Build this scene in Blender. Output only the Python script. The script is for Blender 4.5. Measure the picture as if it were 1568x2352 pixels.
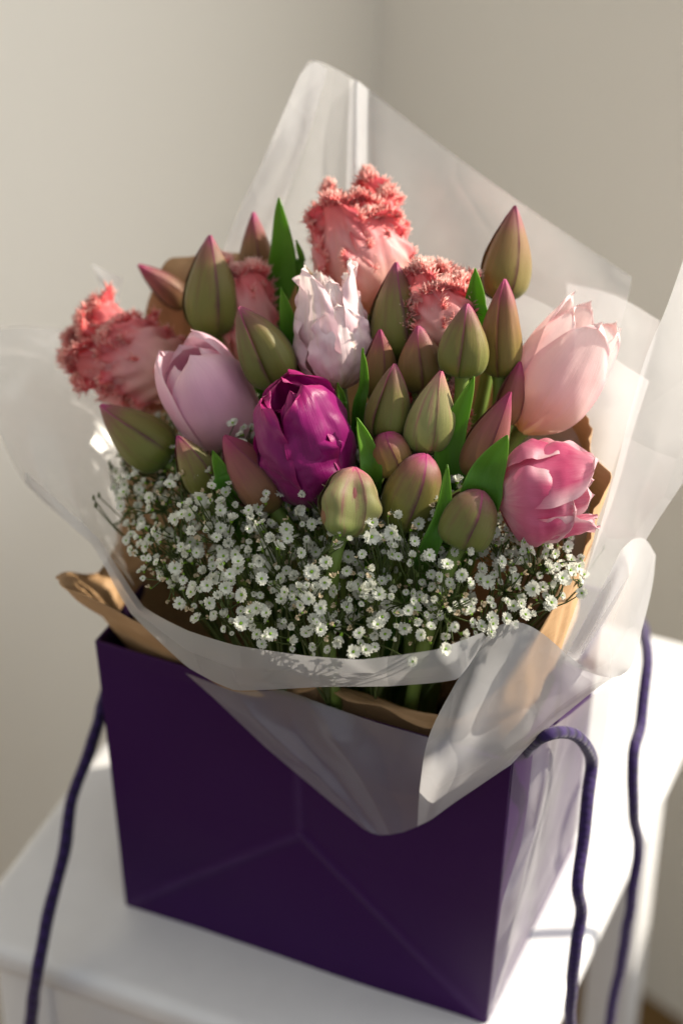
import bpy, bmesh, math, random
from mathutils import Vector, Matrix, noise
random.seed(11)
S = bpy.context.scene
for o in list(bpy.data.objects): bpy.data.objects.remove(o)
COL = S.collection

# ------------------------------------------------------------------ camera
cd = bpy.data.cameras.new('camera'); cam = bpy.data.objects.new('camera', cd); COL.objects.link(cam); S.camera = cam
cd.sensor_fit = 'VERTICAL'; cd.sensor_height = 22.3; cd.sensor_width = 14.87; cd.lens = 22.3*5275/2352
cam.location = (.357, -.766, .942)
cam.rotation_euler = (math.radians(90-37), 0, math.radians(23.5))
cd.clip_start = .05; cd.clip_end = 60
cd.dof.use_dof = True; cd.dof.focus_distance = 1.055; cd.dof.aperture_fstop = 2.4

# ------------------------------------------------------------------ light
W = bpy.data.worlds.new('World'); S.world = W; W.use_nodes = True
bg = W.node_tree.nodes['Background']; bg.inputs[0].default_value = (.93, .96, 1., 1); bg.inputs[1].default_value = .5
def lamp(name, kind, loc, target, energy, color, **kw):
    d = bpy.data.lights.new(name, kind); d.energy = energy; d.color = color
    for k, v in kw.items(): setattr(d, k, v)
    o = bpy.data.objects.new(name, d); COL.objects.link(o); o.location = loc
    o.rotation_euler = (Vector(target)-Vector(loc)).to_track_quat('-Z', 'Y').to_euler()
    return o
SUN_DIR = Vector((.62, .50, .50)).normalized()
AIM = Vector((.02, .08, .18))
lamp('window_sunlight', 'SPOT', AIM+SUN_DIR*5, AIM, 2400, (1, .90, .74), shadow_soft_size=.035, spot_size=math.radians(16), spot_blend=.05)
lamp('window_daylight', 'AREA', (.70, .33, .76), (.70-.50, .33-.85, .62), 11.5, (1, .965, .92), shape='RECTANGLE', size=1.05, size_y=1.6)
S.view_settings.view_transform = 'Standard'; S.view_settings.look = 'None'; S.view_settings.gamma = 1
S.view_settings.use_curve_mapping = False; S.view_settings.exposure = .1
S.cycles.use_denoising = True; S.cycles.max_bounces = 14; S.cycles.transparent_max_bounces = 24
S.cycles.transmission_bounces = 10; S.cycles.diffuse_bounces = 5; S.cycles.sample_clamp_indirect = 6; S.cycles.blur_glossy = .5
S.cycles.caustics_reflective = False; S.cycles.caustics_refractive = False

# ------------------------------------------------------------------ measured positions (metres)
TULIP_AXES = {
 'B1': [[-0.0949,0.1115,0.3705],[-0.087,0.096,0.3227],0.0134],
 'B2': [[-0.0863,0.1429,0.369],[-0.0802,0.1276,0.3234],0.0098],
 'B3': [[-0.058,0.0662,0.364],[-0.0353,0.0649,0.3254],0.0126],
 'B4': [[-0.1426,0.1227,0.3361],[-0.12,0.1311,0.3129],0.0067],
 'B5': [[0.0458,0.1598,0.3937],[0.0475,0.1391,0.3523],0.0115],
 'B6': [[0.0581,0.1127,0.3818],[0.0632,0.0973,0.3373],0.01],
 'B7': [[0.0488,0.0882,0.3798],[0.0503,0.0807,0.345],0.0113],
 'B8': [[0.0043,0.1106,0.3792],[0.0109,0.0953,0.3332],0.0126],
 'B9': [[0.0078,0.0829,0.3583],[0.0084,0.0765,0.3232],0.0082],
 'B10': [[0.0256,0.0864,0.3629],[0.0288,0.0814,0.3294],0.0102],
 'B11': [[0.0238,0.0617,0.3561],[0.0236,0.051,0.3193],0.0099],
 'B12': [[0.0461,0.0643,0.3563],[0.042,0.0514,0.3167],0.0112],
 'B13': [[0.0776,0.072,0.3484],[0.0665,0.0563,0.3059],0.01],
 'B14': [[0.0281,0.0415,0.3314],[0.0331,0.0396,0.3099],0.0089],
 'B15': [[0.0483,0.0418,0.3248],[0.0424,0.0259,0.2901],0.0127],
 'B16': [[0.0225,0.0188,0.3251],[0.0225,0.0023,0.297],0.0132],
 'B17': [[0.0801,0.0303,0.321],[0.0744,0.0181,0.2953],0.0119],
 'B18': [[-0.1191,0.0346,0.311],[-0.0834,0.0356,0.2861],0.0129],
 'B19': [[-0.0717,0.0244,0.3127],[-0.0545,0.0219,0.2846],0.0091],
 'B20': [[-0.0456,0.022,0.3215],[-0.0189,0.0198,0.287],0.0115],
 'B21': [[0.0734,0.0964,0.3494],[0.0702,0.0892,0.317],0.0067],
 'T1': [[-0.0394,0.1543,0.3921],[-0.0143,0.1281,0.3357],0.0238],
 'T2': [[-0.156,0.0828,0.3147],[-0.1026,0.0893,0.2892],0.0226],
 'T3': [[0.0199,0.1221,0.3757],[0.0319,0.1031,0.3345],0.0177],
 'T4': [[0.0343,0.0915,0.3327],[0.0364,0.0858,0.2983],0.0146],
 'T5': [[-0.0815,0.1207,0.3522],[-0.0708,0.1003,0.3041],0.013],
 'T6': [[-0.028,0.0975,0.3777],[-0.0107,0.0766,0.3231],0.0178],
 'T7': [[-0.0843,0.0541,0.3436],[-0.0573,0.0584,0.287],0.0209],
 'T8': [[-0.0212,0.035,0.3515],[0.0015,0.0315,0.2908],0.0224],
 'T9': [[0.1004,0.1287,0.3652],[0.0749,0.0986,0.3085],0.0211],
 'T10': [[0.1239,0.0606,0.3148],[0.084,0.0409,0.3119],0.0236],
}
LEAVES = [["B2",[-0.067,0.132,0.3869],[-0.0697,0.1183,0.3172],0.0167],["B3",[-0.0436,0.083,0.369],[-0.0378,0.0785,0.3311],0.0087],["B11",[0.0064,0.0653,0.3579],[0.007,0.0586,0.3215],0.0051],["T8",[0.0164,0.0354,0.3401],[0.0254,0.0303,0.3088],0.0092],["B12",[0.061,0.0677,0.355],[0.0576,0.0491,0.2954],0.0148],["B13",[0.0857,0.0463,0.3427],[0.0771,0.0338,0.3092],0.017],["B15",[0.0643,0.0269,0.3328],[0.0615,0.0118,0.2922],0.0079],["B7",[0.0427,0.1142,0.3828],[0.0432,0.1088,0.3514],0.0107],["B20",[-0.0486,0.015,0.3162],[-0.0409,0.0129,0.296],0.0078],["T6",[-0.0024,0.0559,0.3418],[0.0002,0.0536,0.3241],0.0045],["T1",[-0.0551,0.1259,0.3691],[-0.052,0.1238,0.3491],0.0039]]
FILM = {
 'back': [[[-0.0833,0.195,0.4224],[-0.0877,0.222,0.4167],[-0.0578,0.205,0.4193],[-0.0577,0.222,0.4062],[-0.0192,0.22,0.3853],[0.0304,0.21,0.3668],[0.0982,0.19,0.3493]],[[-0.0937,0.175,0.3853],[-0.0907,0.21,0.3739],[-0.0537,0.192,0.378],[-0.0511,0.21,0.3671],[-0.0124,0.205,0.3552],[0.0376,0.2,0.3413],[0.1002,0.178,0.3433]],[[-0.1096,0.155,0.3349],[-0.1054,0.19,0.3103],[-0.0482,0.175,0.3216],[-0.0401,0.185,0.3153],[-0.0035,0.185,0.3163],[0.0471,0.178,0.312],[0.099,0.16,0.3179]],[[-0.1081,0.14,0.2757],[-0.0924,0.16,0.2623],[-0.0373,0.15,0.2747],[-0.0246,0.155,0.2723],[0.0094,0.155,0.2787],[0.0539,0.15,0.2858],[0.0936,0.135,0.2877]],[[-0.09,0.11,0.17],[-0.06,0.12,0.17],[-0.03,0.125,0.17],[0,0.127,0.17],[0.03,0.125,0.17],[0.06,0.12,0.17],[0.09,0.11,0.17]]],
 'backfold': [[[-0.0815,0.19,0.424],[-0.0801,0.205,0.4248],[-0.076,0.212,0.4181]],[[-0.0927,0.172,0.3864],[-0.0878,0.185,0.3846],[-0.0827,0.198,0.3801]],[[-0.1083,0.152,0.3363],[-0.1033,0.165,0.327],[-0.0993,0.18,0.3166]],[[-0.1081,0.145,0.3079],[-0.1031,0.155,0.2994],[-0.0966,0.165,0.2926]]],
 'backpleat': [[[-0.0585,0.2,0.4216],[-0.054,0.2,0.4216],[-0.0535,0.212,0.4116]],[[-0.0549,0.188,0.3797],[-0.0488,0.186,0.3815],[-0.0489,0.2,0.3725]],[[-0.0485,0.17,0.3243],[-0.0415,0.168,0.3265],[-0.0384,0.178,0.3196]]],
 'backlow': [[[0.0617,0.2,0.3316],[0.0817,0.195,0.3347],[0.0984,0.185,0.3383],[0.1197,0.17,0.3409]],[[0.0665,0.19,0.3099],[0.0859,0.18,0.3129],[0.1027,0.17,0.3154],[0.1185,0.155,0.3183]],[[0.0748,0.165,0.2767],[0.0916,0.155,0.285],[0.1041,0.145,0.2842],[0.1156,0.13,0.2867]],[[0.084,0.13,0.248],[0.0961,0.12,0.2584],[0.106,0.11,0.2628],[0.1138,0.1,0.2641]]],
 'inner': [[[0.0387,0.165,0.3443],[0.071,0.158,0.3411],[0.1015,0.15,0.3283],[0.1274,0.13,0.3322]],[[0.0477,0.15,0.3182],[0.0794,0.145,0.3141],[0.1062,0.135,0.3017],[0.124,0.12,0.3059]],[[0.0607,0.13,0.2949],[0.0877,0.125,0.2925],[0.1056,0.115,0.2779],[0.1235,0.1,0.2828]],[[0.0776,0.1,0.2666],[0.0955,0.095,0.262],[0.1103,0.08,0.2504],[0.1202,0.07,0.2528]]],
 'right': [[[0.1459,0.12,0.4372],[0.1592,0.1,0.4222],[0.1815,0.08,0.4123]],[[0.1393,0.105,0.3943],[0.1578,0.08,0.3744],[0.1785,0.06,0.3645]],[[0.1335,0.09,0.3642],[0.1513,0.065,0.3394],[0.1676,0.045,0.3382]],[[0.1314,0.065,0.3165],[0.144,0.05,0.3106],[0.1581,0.03,0.3154]],[[0.1266,0.045,0.268],[0.138,0.035,0.2739],[0.1495,0.02,0.2838]],[[0.1228,0.03,0.2384],[0.1276,0.025,0.2413],[0.1341,0.018,0.245]]],
 'fold': [[[0.1489,0.025,0.3119],[0.1551,0.022,0.3219],[0.1622,0.015,0.3285],[0.169,0.008,0.3272]],[[0.1437,0.02,0.2933],[0.1501,0.025,0.2954],[0.1599,0.018,0.3036],[0.1698,0.004,0.3122]],[[0.1374,0.015,0.2733],[0.1437,0.025,0.2704],[0.1547,0.018,0.2781],[0.1676,0.002,0.2883]],[[0.1317,0.012,0.2555],[0.1383,0.02,0.2515],[0.1512,0.014,0.2593],[0.1653,0.0,0.2693]],[[0.1311,0.01,0.2522],[0.1407,0.01,0.2497],[0.1536,0.005,0.2539],[0.1613,-0.002,0.2633]]],
 'curl': [[[0.0926,0.004,0.2551],[0.1,0.006,0.266],[0.1104,0.004,0.2728],[0.1216,0.004,0.2701],[0.1378,0.012,0.2511],[0.1523,0.02,0.2415]],[[0.0864,-0.012,0.2404],[0.0949,-0.004,0.2463],[0.1108,-0.008,0.2576],[0.1238,-0.002,0.2495],[0.1391,0.004,0.2407],[0.1458,0.018,0.2344]],[[0.0788,-0.024,0.2152],[0.0872,-0.012,0.215],[0.1037,-0.014,0.2281],[0.118,-0.006,0.2253],[0.1292,0.0,0.2243],[0.135,0.015,0.22]],[[0.0736,-0.02,0.179],[0.0857,-0.026,0.1931],[0.097,-0.022,0.1995],[0.1056,-0.016,0.2017],[0.1124,-0.008,0.2015],[0.1229,0.004,0.2072]],[[0.0696,-0.012,0.1417],[0.0783,-0.016,0.1535],[0.0884,-0.014,0.1662],[0.0984,-0.012,0.178],[0.1061,-0.01,0.1869],[0.1135,-0.006,0.1941]]],
 'hang': [[[-0.0548,-0.012,0.1981],[-0.0235,-0.02,0.2034],[0.0013,-0.018,0.2113],[0.0211,-0.014,0.2059],[0.0472,-0.014,0.2041],[0.0766,-0.006,0.1964]],[[-0.0374,-0.012,0.1852],[-0.0123,-0.022,0.1915],[0.005,-0.012,0.1809],[0.0294,-0.02,0.1909],[0.0488,-0.012,0.187],[0.0777,-0.01,0.1875]],[[-0.0123,-0.01,0.1618],[0.0088,-0.018,0.1686],[0.0219,-0.011,0.1602],[0.0412,-0.018,0.1678],[0.0548,-0.012,0.1648],[0.0766,-0.01,0.1708]],[[0.0194,-0.008,0.1373],[0.0306,-0.012,0.1407],[0.0391,-0.01,0.1387],[0.0501,-0.014,0.1448],[0.0592,-0.011,0.1462],[0.0743,-0.009,0.1536]],[[0.0393,-0.007,0.1231],[0.0448,-0.011,0.1264],[0.0487,-0.009,0.1246],[0.0552,-0.012,0.1303],[0.0614,-0.01,0.1327],[0.0694,-0.009,0.1392]]],
 'left': [[[-0.2218,0.085,0.2953],[-0.2043,0.1,0.2964],[-0.1839,0.118,0.2878],[-0.1545,0.13,0.2779]],[[-0.1998,0.055,0.287],[-0.1836,0.07,0.2794],[-0.1672,0.085,0.269],[-0.14,0.1,0.2588]],[[-0.1784,0.035,0.2746],[-0.1664,0.045,0.2566],[-0.1441,0.05,0.2528],[-0.1312,0.075,0.2301]],[[-0.1566,0.02,0.2625],[-0.1464,0.03,0.2437],[-0.1243,0.02,0.249],[-0.1218,0.05,0.2105]],[[-0.1323,0.015,0.2528],[-0.1132,0.008,0.2481],[-0.1079,0.015,0.2343],[-0.0983,0.02,0.2142]]],
 'band': [[[-0.1573,0.022,0.2677],[-0.13,0.012,0.261],[-0.1072,0.004,0.2538],[-0.0722,-0.018,0.2391],[-0.0404,-0.034,0.247],[-0.0093,-0.046,0.2577],[0.0277,-0.05,0.2672],[0.0546,-0.048,0.2725],[0.0844,-0.034,0.2775],[0.0965,-0.006,0.2701]],[[-0.1576,0.022,0.2635],[-0.1315,0.01,0.2592],[-0.1071,0.001,0.2533],[-0.0742,-0.021,0.2388],[-0.0404,-0.037,0.238],[-0.0092,-0.047,0.2448],[0.0315,-0.049,0.2583],[0.0605,-0.046,0.265],[0.0885,-0.032,0.2681],[0.0974,-0.006,0.2689]],[[-0.158,0.022,0.2602],[-0.1329,0.01,0.2569],[-0.1072,-0.002,0.2533],[-0.0785,-0.02,0.2344],[-0.0403,-0.036,0.2258],[-0.0112,-0.044,0.2277],[0.0335,-0.044,0.2456],[0.0662,-0.04,0.2543],[0.0924,-0.026,0.2564],[0.098,-0.004,0.266]]],
 'tip': [[[-0.1805,0.14,0.3187],[-0.1701,0.137,0.318],[-0.1622,0.14,0.3135]],[[-0.1721,0.135,0.3072],[-0.1701,0.14,0.3009],[-0.1657,0.14,0.2992]],[[-0.1652,0.13,0.2943],[-0.1643,0.135,0.2889],[-0.1605,0.135,0.2871]]],
 'side': [[[0.118,0.0138,0.1935],[0.124,0.0209,0.199],[0.127,0.0423,0.1913],[0.132,0.0956,0.1727]],[[0.119,0.0078,0.1603],[0.126,0.0101,0.1726],[0.121,0.0618,0.1434],[0.13,0.1026,0.1273]],[[0.118,0.0044,0.1334],[0.125,0.0109,0.1452],[0.12,0.0634,0.1127],[0.127,0.0999,0.0942]],[[0.117,-0.0174,0.1128],[0.123,-0.0048,0.1184],[0.118,0.0467,0.0848],[0.122,0.0931,0.0644]],[[0.115,-0.0198,0.0624],[0.119,-0.0131,0.0734],[0.115,0.0195,0.055],[0.117,0.0458,0.043]],[[0.114,-0.0204,0.0298],[0.116,-0.0222,0.0376],[0.114,-0.0101,0.0289],[0.115,-0.0087,0.0318]]],
}
KRAFT_TOP = [[0.0124,0.003,0.1997],[-0.0117,0.004,0.1841],[-0.0295,-0.008,0.1927],[-0.0545,-0.022,0.2237],[-0.0846,-0.018,0.2309],[-0.1022,-0.02,0.2376],[-0.121,-0.012,0.2327],[-0.1335,0.012,0.219],[-0.1256,0.035,0.2061],[-0.1365,0.08,0.2079],[-0.1459,0.11,0.248],[-0.1429,0.125,0.3001],[-0.1368,0.14,0.3291],[-0.1235,0.145,0.3331],[-0.1058,0.15,0.3361],[-0.076,0.155,0.3389],[-0.0417,0.16,0.3211],[0.0064,0.16,0.3174],[0.053,0.15,0.304],[0.0957,0.125,0.3072],[0.11,0.105,0.3014],[0.1223,0.085,0.2953],[0.1206,0.06,0.2812],[0.1142,0.03,0.2568],[0.0965,0.012,0.2192],[0.0693,0.004,0.1943],[0.0401,0.003,0.1976]]
CORD_NEAR = [[0.106,0.0328,0.1627],[0.118,0.0118,0.1943],[0.127,0.0045,0.2088],[0.133,0.0163,0.2033],[0.138,0.0322,0.1844],[0.138,0.048,0.1587],[0.141,0.0353,0.1444],[0.144,0.0223,0.1243],[0.147,0.0096,0.11],[0.149,0.0132,0.0887],[0.15,0.0064,0.0737],[0.15,0.0031,0.048],[0.15,0.0067,0.0135],[0.15,0.0163,-0.0311]]
CORD_FAR = [[0.108,0.2348,0.0975],[0.122,0.1928,0.1263],[0.135,0.1545,0.1358],[0.142,0.1242,0.1228],[0.146,0.1004,0.1227],[0.15,0.094,0.0924],[0.152,0.1071,0.0488],[0.153,0.0998,0.0157],[0.152,0.096,-0.0298],[0.151,0.0886,-0.0698],[0.15,0.087,-0.1023]]
CORD_LEFT = [[-0.1204,0.03,0.1419],[-0.1263,0.028,0.1246],[-0.1278,0.02,0.1087],[-0.1307,0.008,0.0893],[-0.1331,-0.004,0.0732],[-0.1296,-0.018,0.0579],[-0.1276,-0.03,0.0468],[-0.1254,-0.048,0.035],[-0.1228,-0.062,0.0231],[-0.1226,-0.07,0.011],[-0.125,-0.073,-0.0112],[-0.1293,-0.074,-0.0404],[-0.1335,-0.074,-0.079]]
BREATH_AREA = [[-0.2713,0.2981],[-0.1083,0.024],[-0.0817,-0.0141],[-0.0589,-0.0365],[-0.0368,-0.0441],[-0.0075,-0.0495],[0.0259,-0.0461],[0.0531,-0.0396],[0.0745,-0.0299],[0.0896,-0.015],[0.1094,-0.0004],[0.1264,0.0176],[0.1303,0.0361],[0.1248,0.054],[0.1054,0.074],[0.0841,0.0775],[0.0363,0.0856],[-0.0628,0.0983],[-0.2513,0.3236]]
BREATH_BLOOMS = [[0.0958,-0.0221,0.2936,0.0031],[0.0913,-0.0285,0.2887,0.0025],[0.089,-0.0343,0.2798,0.0033],[0.0771,-0.0426,0.2746,0.0027],[0.0753,-0.0281,0.2785,0.0031],[0.1265,0.0402,0.2883,0.0028],[0.1196,0.0402,0.2937,0.003],[0.1315,0.0285,0.2787,0.003],[0.1094,0.0563,0.3034,0.0038],[0.1137,0.0461,0.3004,0.004],[0.0385,0.0004,0.3027,0.0044],[0.0469,0.005,0.304,0.0042],[0.0191,-0.0226,0.2928,0.004],[0.0239,-0.0169,0.2955,0.0036],[0.0257,-0.0234,0.2894,0.0034],[0.0285,-0.0341,0.2833,0.0035],[0.0222,-0.0326,0.2855,0.0035],[-0.0093,-0.0371,0.281,0.0038],[-0.0186,-0.0353,0.2807,0.0034],[-0.0054,-0.0472,0.2729,0.0038],[0.009,-0.0467,0.2714,0.0036],[-0.0498,0.0031,0.296,0.0037],[-0.051,-0.0055,0.2921,0.0039],[-0.0392,0.0095,0.2983,0.0035],[-0.0015,-0.0049,0.2985,0.0036],[-0.0007,-0.0153,0.2958,0.0036],[-0.0029,-0.0299,0.2869,0.0034],[0.0482,-0.0431,0.2713,0.0037],[0.0487,-0.0364,0.2768,0.0033],[0.1137,0.0119,0.2878,0.0039],[0.1219,0.0132,0.2812,0.0036],[0.1134,0.0021,0.2798,0.0033],[0.102,-0.0095,0.2798,0.0033],[0.1226,0.0253,0.2869,0.0034],[0.1036,0.0465,0.3034,0.0036],[0.0962,0.0156,0.2953,0.003],[0.0828,0.001,0.2941,0.0033],[0.0661,0.0026,0.2989,0.0034],[-0.035,-0.0377,0.2746,0.0032],[-0.0246,-0.0408,0.2738,0.0034],[-0.0491,-0.0266,0.2762,0.0035],[0.0101,-0.0321,0.285,0.003],[0.0095,-0.0138,0.2944,0.003]]

# ------------------------------------------------------------------ helpers
def tag(o, label=None, cat=None, group=None, kind=None):
    if label: o['label'] = label
    if cat: o['category'] = cat
    if group: o['group'] = group
    if kind: o['kind'] = kind
    return o
def empty(name, loc=(0, 0, 0)):
    o = bpy.data.objects.new(name, None); COL.objects.link(o); o.location = loc; o.empty_display_size = .02
    return o
def mesh(name, verts, faces, mats, parent=None, uvs=None, smooth=True, fmat=None, local=True):
    me = bpy.data.meshes.new(name); me.from_pydata([tuple(v) for v in verts], [], faces)
    for m in (mats if isinstance(mats, (list, tuple)) else [mats]): me.materials.append(m)
    if uvs:
        ul = me.uv_layers.new(name='UVMap')
        for lp in me.loops: ul.data[lp.index].uv = uvs[lp.vertex_index]
    if smooth: me.polygons.foreach_set('use_smooth', [True]*len(me.polygons))
    if fmat: me.polygons.foreach_set('material_index', fmat)
    me.update()
    o = bpy.data.objects.new(name, me); COL.objects.link(o)
    if parent is not None:
        o.parent = parent
        if local: o.location = -Vector(parent.location)      # mesh data is in world metres
    return o
def lerp(a, b, t): return a+(b-a)*t
def interp(tab, t):
    n = len(tab)-1
    for i in range(n):
        (a, x), (b, y) = tab[i], tab[i+1]
        if t <= b or i == n-1:
            h = b-a; k = min(1, (t-a)/h)
            m0 = (y-tab[i-1][1])/(b-tab[i-1][0]) if i else (y-x)/h
            m1 = (tab[i+2][1]-x)/(tab[i+2][0]-a) if i+2 <= n else (y-x)/h
            k2, k3 = k*k, k*k*k
            return (2*k3-3*k2+1)*x+(k3-2*k2+k)*h*m0+(-2*k3+3*k2)*y+(k3-k2)*h*m1
def cat1(p, t):
    n = len(p)-1; x = min(max(t, 0), 1)*n; i = min(int(x), n-1); f = x-i
    p0 = p[i-1] if i > 0 else p[0]*2-p[1]; p3 = p[i+2] if i+2 <= n else p[n]*2-p[n-1]
    p1, p2 = p[i], p[i+1]
    return .5*(2*p1+(p2-p0)*f+(2*p0-5*p1+4*p2-p3)*f*f+(3*p1-p0-3*p2+p3)*f*f*f)
def sheet(grid, nu, nv):
    rows = [[cat1([Vector(p) for p in r], i/nu) for i in range(nu+1)] for r in grid]
    return [[cat1([r[i] for r in rows], j/nv) for i in range(nu+1)] for j in range(nv+1)]
def grid_faces(nu, nv):
    return [(j*(nu+1)+i, j*(nu+1)+i+1, (j+1)*(nu+1)+i+1, (j+1)*(nu+1)+i) for j in range(nv) for i in range(nu)]
def tube(path, rad, seg=8, caps=True):
    V = []; Fc = []; UV = []
    n = len(path); prev = None; ln = 0
    for i, p in enumerate(path):
        t = (path[min(i+1, n-1)]-path[max(i-1, 0)]).normalized()
        if prev is None:
            a = t.orthogonal().normalized()
        else:
            a = (prev-t*prev.dot(t)).normalized()
        prev = a; b = t.cross(a); r = rad(i/(n-1)) if callable(rad) else rad
        if i: ln += (p-path[i-1]).length
        for k in range(seg):
            an = k/seg*math.tau
            V.append(p+a*math.cos(an)*r+b*math.sin(an)*r); UV.append((k/seg, ln))
    for i in range(n-1):
        for k in range(seg):
            k2 = (k+1) % seg
            Fc.append((i*seg+k, i*seg+k2, (i+1)*seg+k2, (i+1)*seg+k))
    if caps: Fc.append(tuple(range(seg-1, -1, -1))); Fc.append(tuple((n-1)*seg+k for k in range(seg)))
    return V, Fc, UV
def smooth_path(pts, n): return [cat1([Vector(p) for p in pts], i/n) for i in range(n+1)]

# ------------------------------------------------------------------ materials
def srgb(r, g, b):
    f = lambda c: c/12.92 if c <= .04045 else ((c+.055)/1.055)**2.4
    return (f(r/255), f(g/255), f(b/255), 1)
class NT:
    def __init__(s, name):
        s.m = bpy.data.materials.new(name); s.m.use_nodes = True; s.t = s.m.node_tree; s.t.nodes.clear()
        s.out = s.n('ShaderNodeOutputMaterial')
    def n(s, kind, **kw):
        x = s.t.nodes.new(kind)
        for k, v in kw.items(): setattr(x, k, v)
        return x
    def l(s, a, b): s.t.links.new(a, b)
    def set(s, node, **kw):
        for k, v in kw.items(): s.inp(node, k.replace('_', ' '), v)
        return node
    def inp(s, node, key, v):
        i = node.inputs[key]
        if hasattr(v, 'is_linked'): s.l(v, i)
        else: i.default_value = v
    def math(s, op, a, b=0., c=None, clamp=False):
        x = s.n('ShaderNodeMath', operation=op, use_clamp=clamp)
        s.inp(x, 0, a); s.inp(x, 1, b)
        if c is not None: s.inp(x, 2, c)
        return x.outputs[0]
    def ramp(s, fac, stops, interp='EASE'):
        x = s.n('ShaderNodeValToRGB'); x.color_ramp.interpolation = interp
        e = x.color_ramp.elements
        while len(e) < len(stops): e.new(.5)
        for k, (p, c) in zip(e, stops): k.position = p; k.color = c
        s.l(fac, x.inputs[0]); return x.outputs[0]
    def mix(s, fac, a, b, mode='MIX'):
        x = s.n('ShaderNodeMix', data_type='RGBA', blend_type=mode)
        s.inp(x, 0, fac); s.inp(x, 6, a); s.inp(x, 7, b); return x.outputs[2]
    def noise(s, vec, scale, detail=3, rough=.5):
        x = s.n('ShaderNodeTexNoise'); s.l(vec, x.inputs['Vector']); x.inputs['Scale'].default_value = scale
        x.inputs['Detail'].default_value = detail; x.inputs['Roughness'].default_value = rough; return x.outputs[0]
    def mapping(s, vec, scale):
        x = s.n('ShaderNodeMapping'); s.l(vec, x.inputs[0]); x.inputs['Scale'].default_value = scale; return x.outputs[0]
    def bump(s, h, strength=.3, dist=.001):
        x = s.n('ShaderNodeBump'); s.l(h, x.inputs['Height']); x.inputs['Strength'].default_value = strength
        x.inputs['Distance'].default_value = dist; return x.outputs[0]
    def pbr(s, color, rough=.5, normal=None, **kw):
        p = s.n('ShaderNodeBsdfPrincipled'); s.inp(p, 'Base Color', color); s.inp(p, 'Roughness', rough)
        if normal is not None: s.l(normal, p.inputs['Normal'])
        for k, v in kw.items(): s.inp(p, k, v)
        return p.outputs[0]
    def translucent(s, color, normal=None):
        p = s.n('ShaderNodeBsdfTranslucent'); s.inp(p, 'Color', color)
        if normal is not None: s.l(normal, p.inputs['Normal'])
        return p.outputs[0]
    def mixs(s, fac, a, b):
        x = s.n('ShaderNodeMixShader'); s.inp(x, 0, fac); s.l(a, x.inputs[1]); s.l(b, x.inputs[2]); return x.outputs[0]
    def done(s, sh): s.l(sh, s.out.inputs[0]); return s.m
    def uv(s):
        u = s.n('ShaderNodeUVMap'); x = s.n('ShaderNodeSeparateXYZ'); s.l(u.outputs[0], x.inputs[0])
        return u.outputs[0], x.outputs[0], x.outputs[1]
    def objco(s): return s.n('ShaderNodeTexCoord').outputs['Object']
    def rnd(s): return s.n('ShaderNodeObjectInfo').outputs['Random']

def mat_plain(name, col, rough=.5, spec=.5, nscale=0, nstr=.2, ndist=.001, var=0.):
    n = NT(name); co = n.objco(); c = col
    nz = n.noise(co, nscale or 8, 4, .6)
    if var: c = n.mix(nz, tuple(x*(1-var) for x in col[:3])+(1,), tuple(min(1, x*(1+var)) for x in col[:3])+(1,))
    nm = n.bump(nz, nstr, ndist) if nscale else None
    return n.done(n.pbr(c, rough, nm, **{'Specular IOR Level': spec}))

def mat_petal(name, stops, edge=None, edge_from=.7, edge_amt=1., rough=.45, trans=.3, vein=.12, streak=None, spec=.4, tcol=None, green_rand=0., edge_soft=.3, tmin=0.):
    n = NT(name); uv, u, v = n.uv()
    long = n.noise(n.mapping(uv, (9, 1.1, 1)), 2.2, 4, .6)
    vv = n.math('ADD', v, n.math('MULTIPLY', n.math('SUBTRACT', long, .5), .28))
    c = n.ramp(vv, stops)
    if green_rand:
        c = n.mix(n.math('MULTIPLY', n.rnd(), green_rand), c, (.115, .15, .035, 1))
    if streak:
        k = n.ramp(n.noise(n.mapping(uv, (5, .7, 1)), 1.6, 3, .6), [(.5, (0, 0, 0, 1)), (.72, (1, 1, 1, 1))])
        c = n.mix(n.math('MULTIPLY', k, streak[1]), c, streak[0])
    if edge:
        s = n.math('ABSOLUTE', n.math('MULTIPLY_ADD', u, 2., -1.))
        s = n.math('ADD', s, n.math('MULTIPLY', n.math('SUBTRACT', n.noise(uv, 9, 3), .5), .12))
        e = n.math('DIVIDE', n.math('SUBTRACT', s, edge_from), edge_soft, clamp=True)
        if tmin: e = n.math('MULTIPLY', e, n.math('DIVIDE', n.math('SUBTRACT', v, tmin), .25, clamp=True))
        ec = n.mix(n.math('DIVIDE', n.math('SUBTRACT', v, .55), .4, clamp=True), edge[0], edge[1]) if isinstance(edge[0], tuple) else edge
        c = n.mix(n.math('MULTIPLY', e, edge_amt), c, ec)
    fine = n.noise(n.mapping(uv, (60, 1.6, 1)), 1.5, 3, .6)
    c = n.mix(n.math('MULTIPLY', fine, vein*2), c, (0, 0, 0, 1), 'MIX') if False else n.mix(vein, c, n.mix(fine, (.25, .25, .25, 1), (1, 1, 1, 1)), 'MULTIPLY')
    speck = n.noise(n.objco(), 420, 2, .6)
    h = n.math('ADD', fine, n.math('MULTIPLY', speck, .35))
    nm = n.bump(h, .35, .0006)
    p = n.pbr(c, rough, nm, **{'Specular IOR Level': spec, 'Sheen Weight': .08})
    return n.done(n.mixs(trans, p, n.translucent(n.mix(.5, c, tcol) if tcol else c, nm)))

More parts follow.
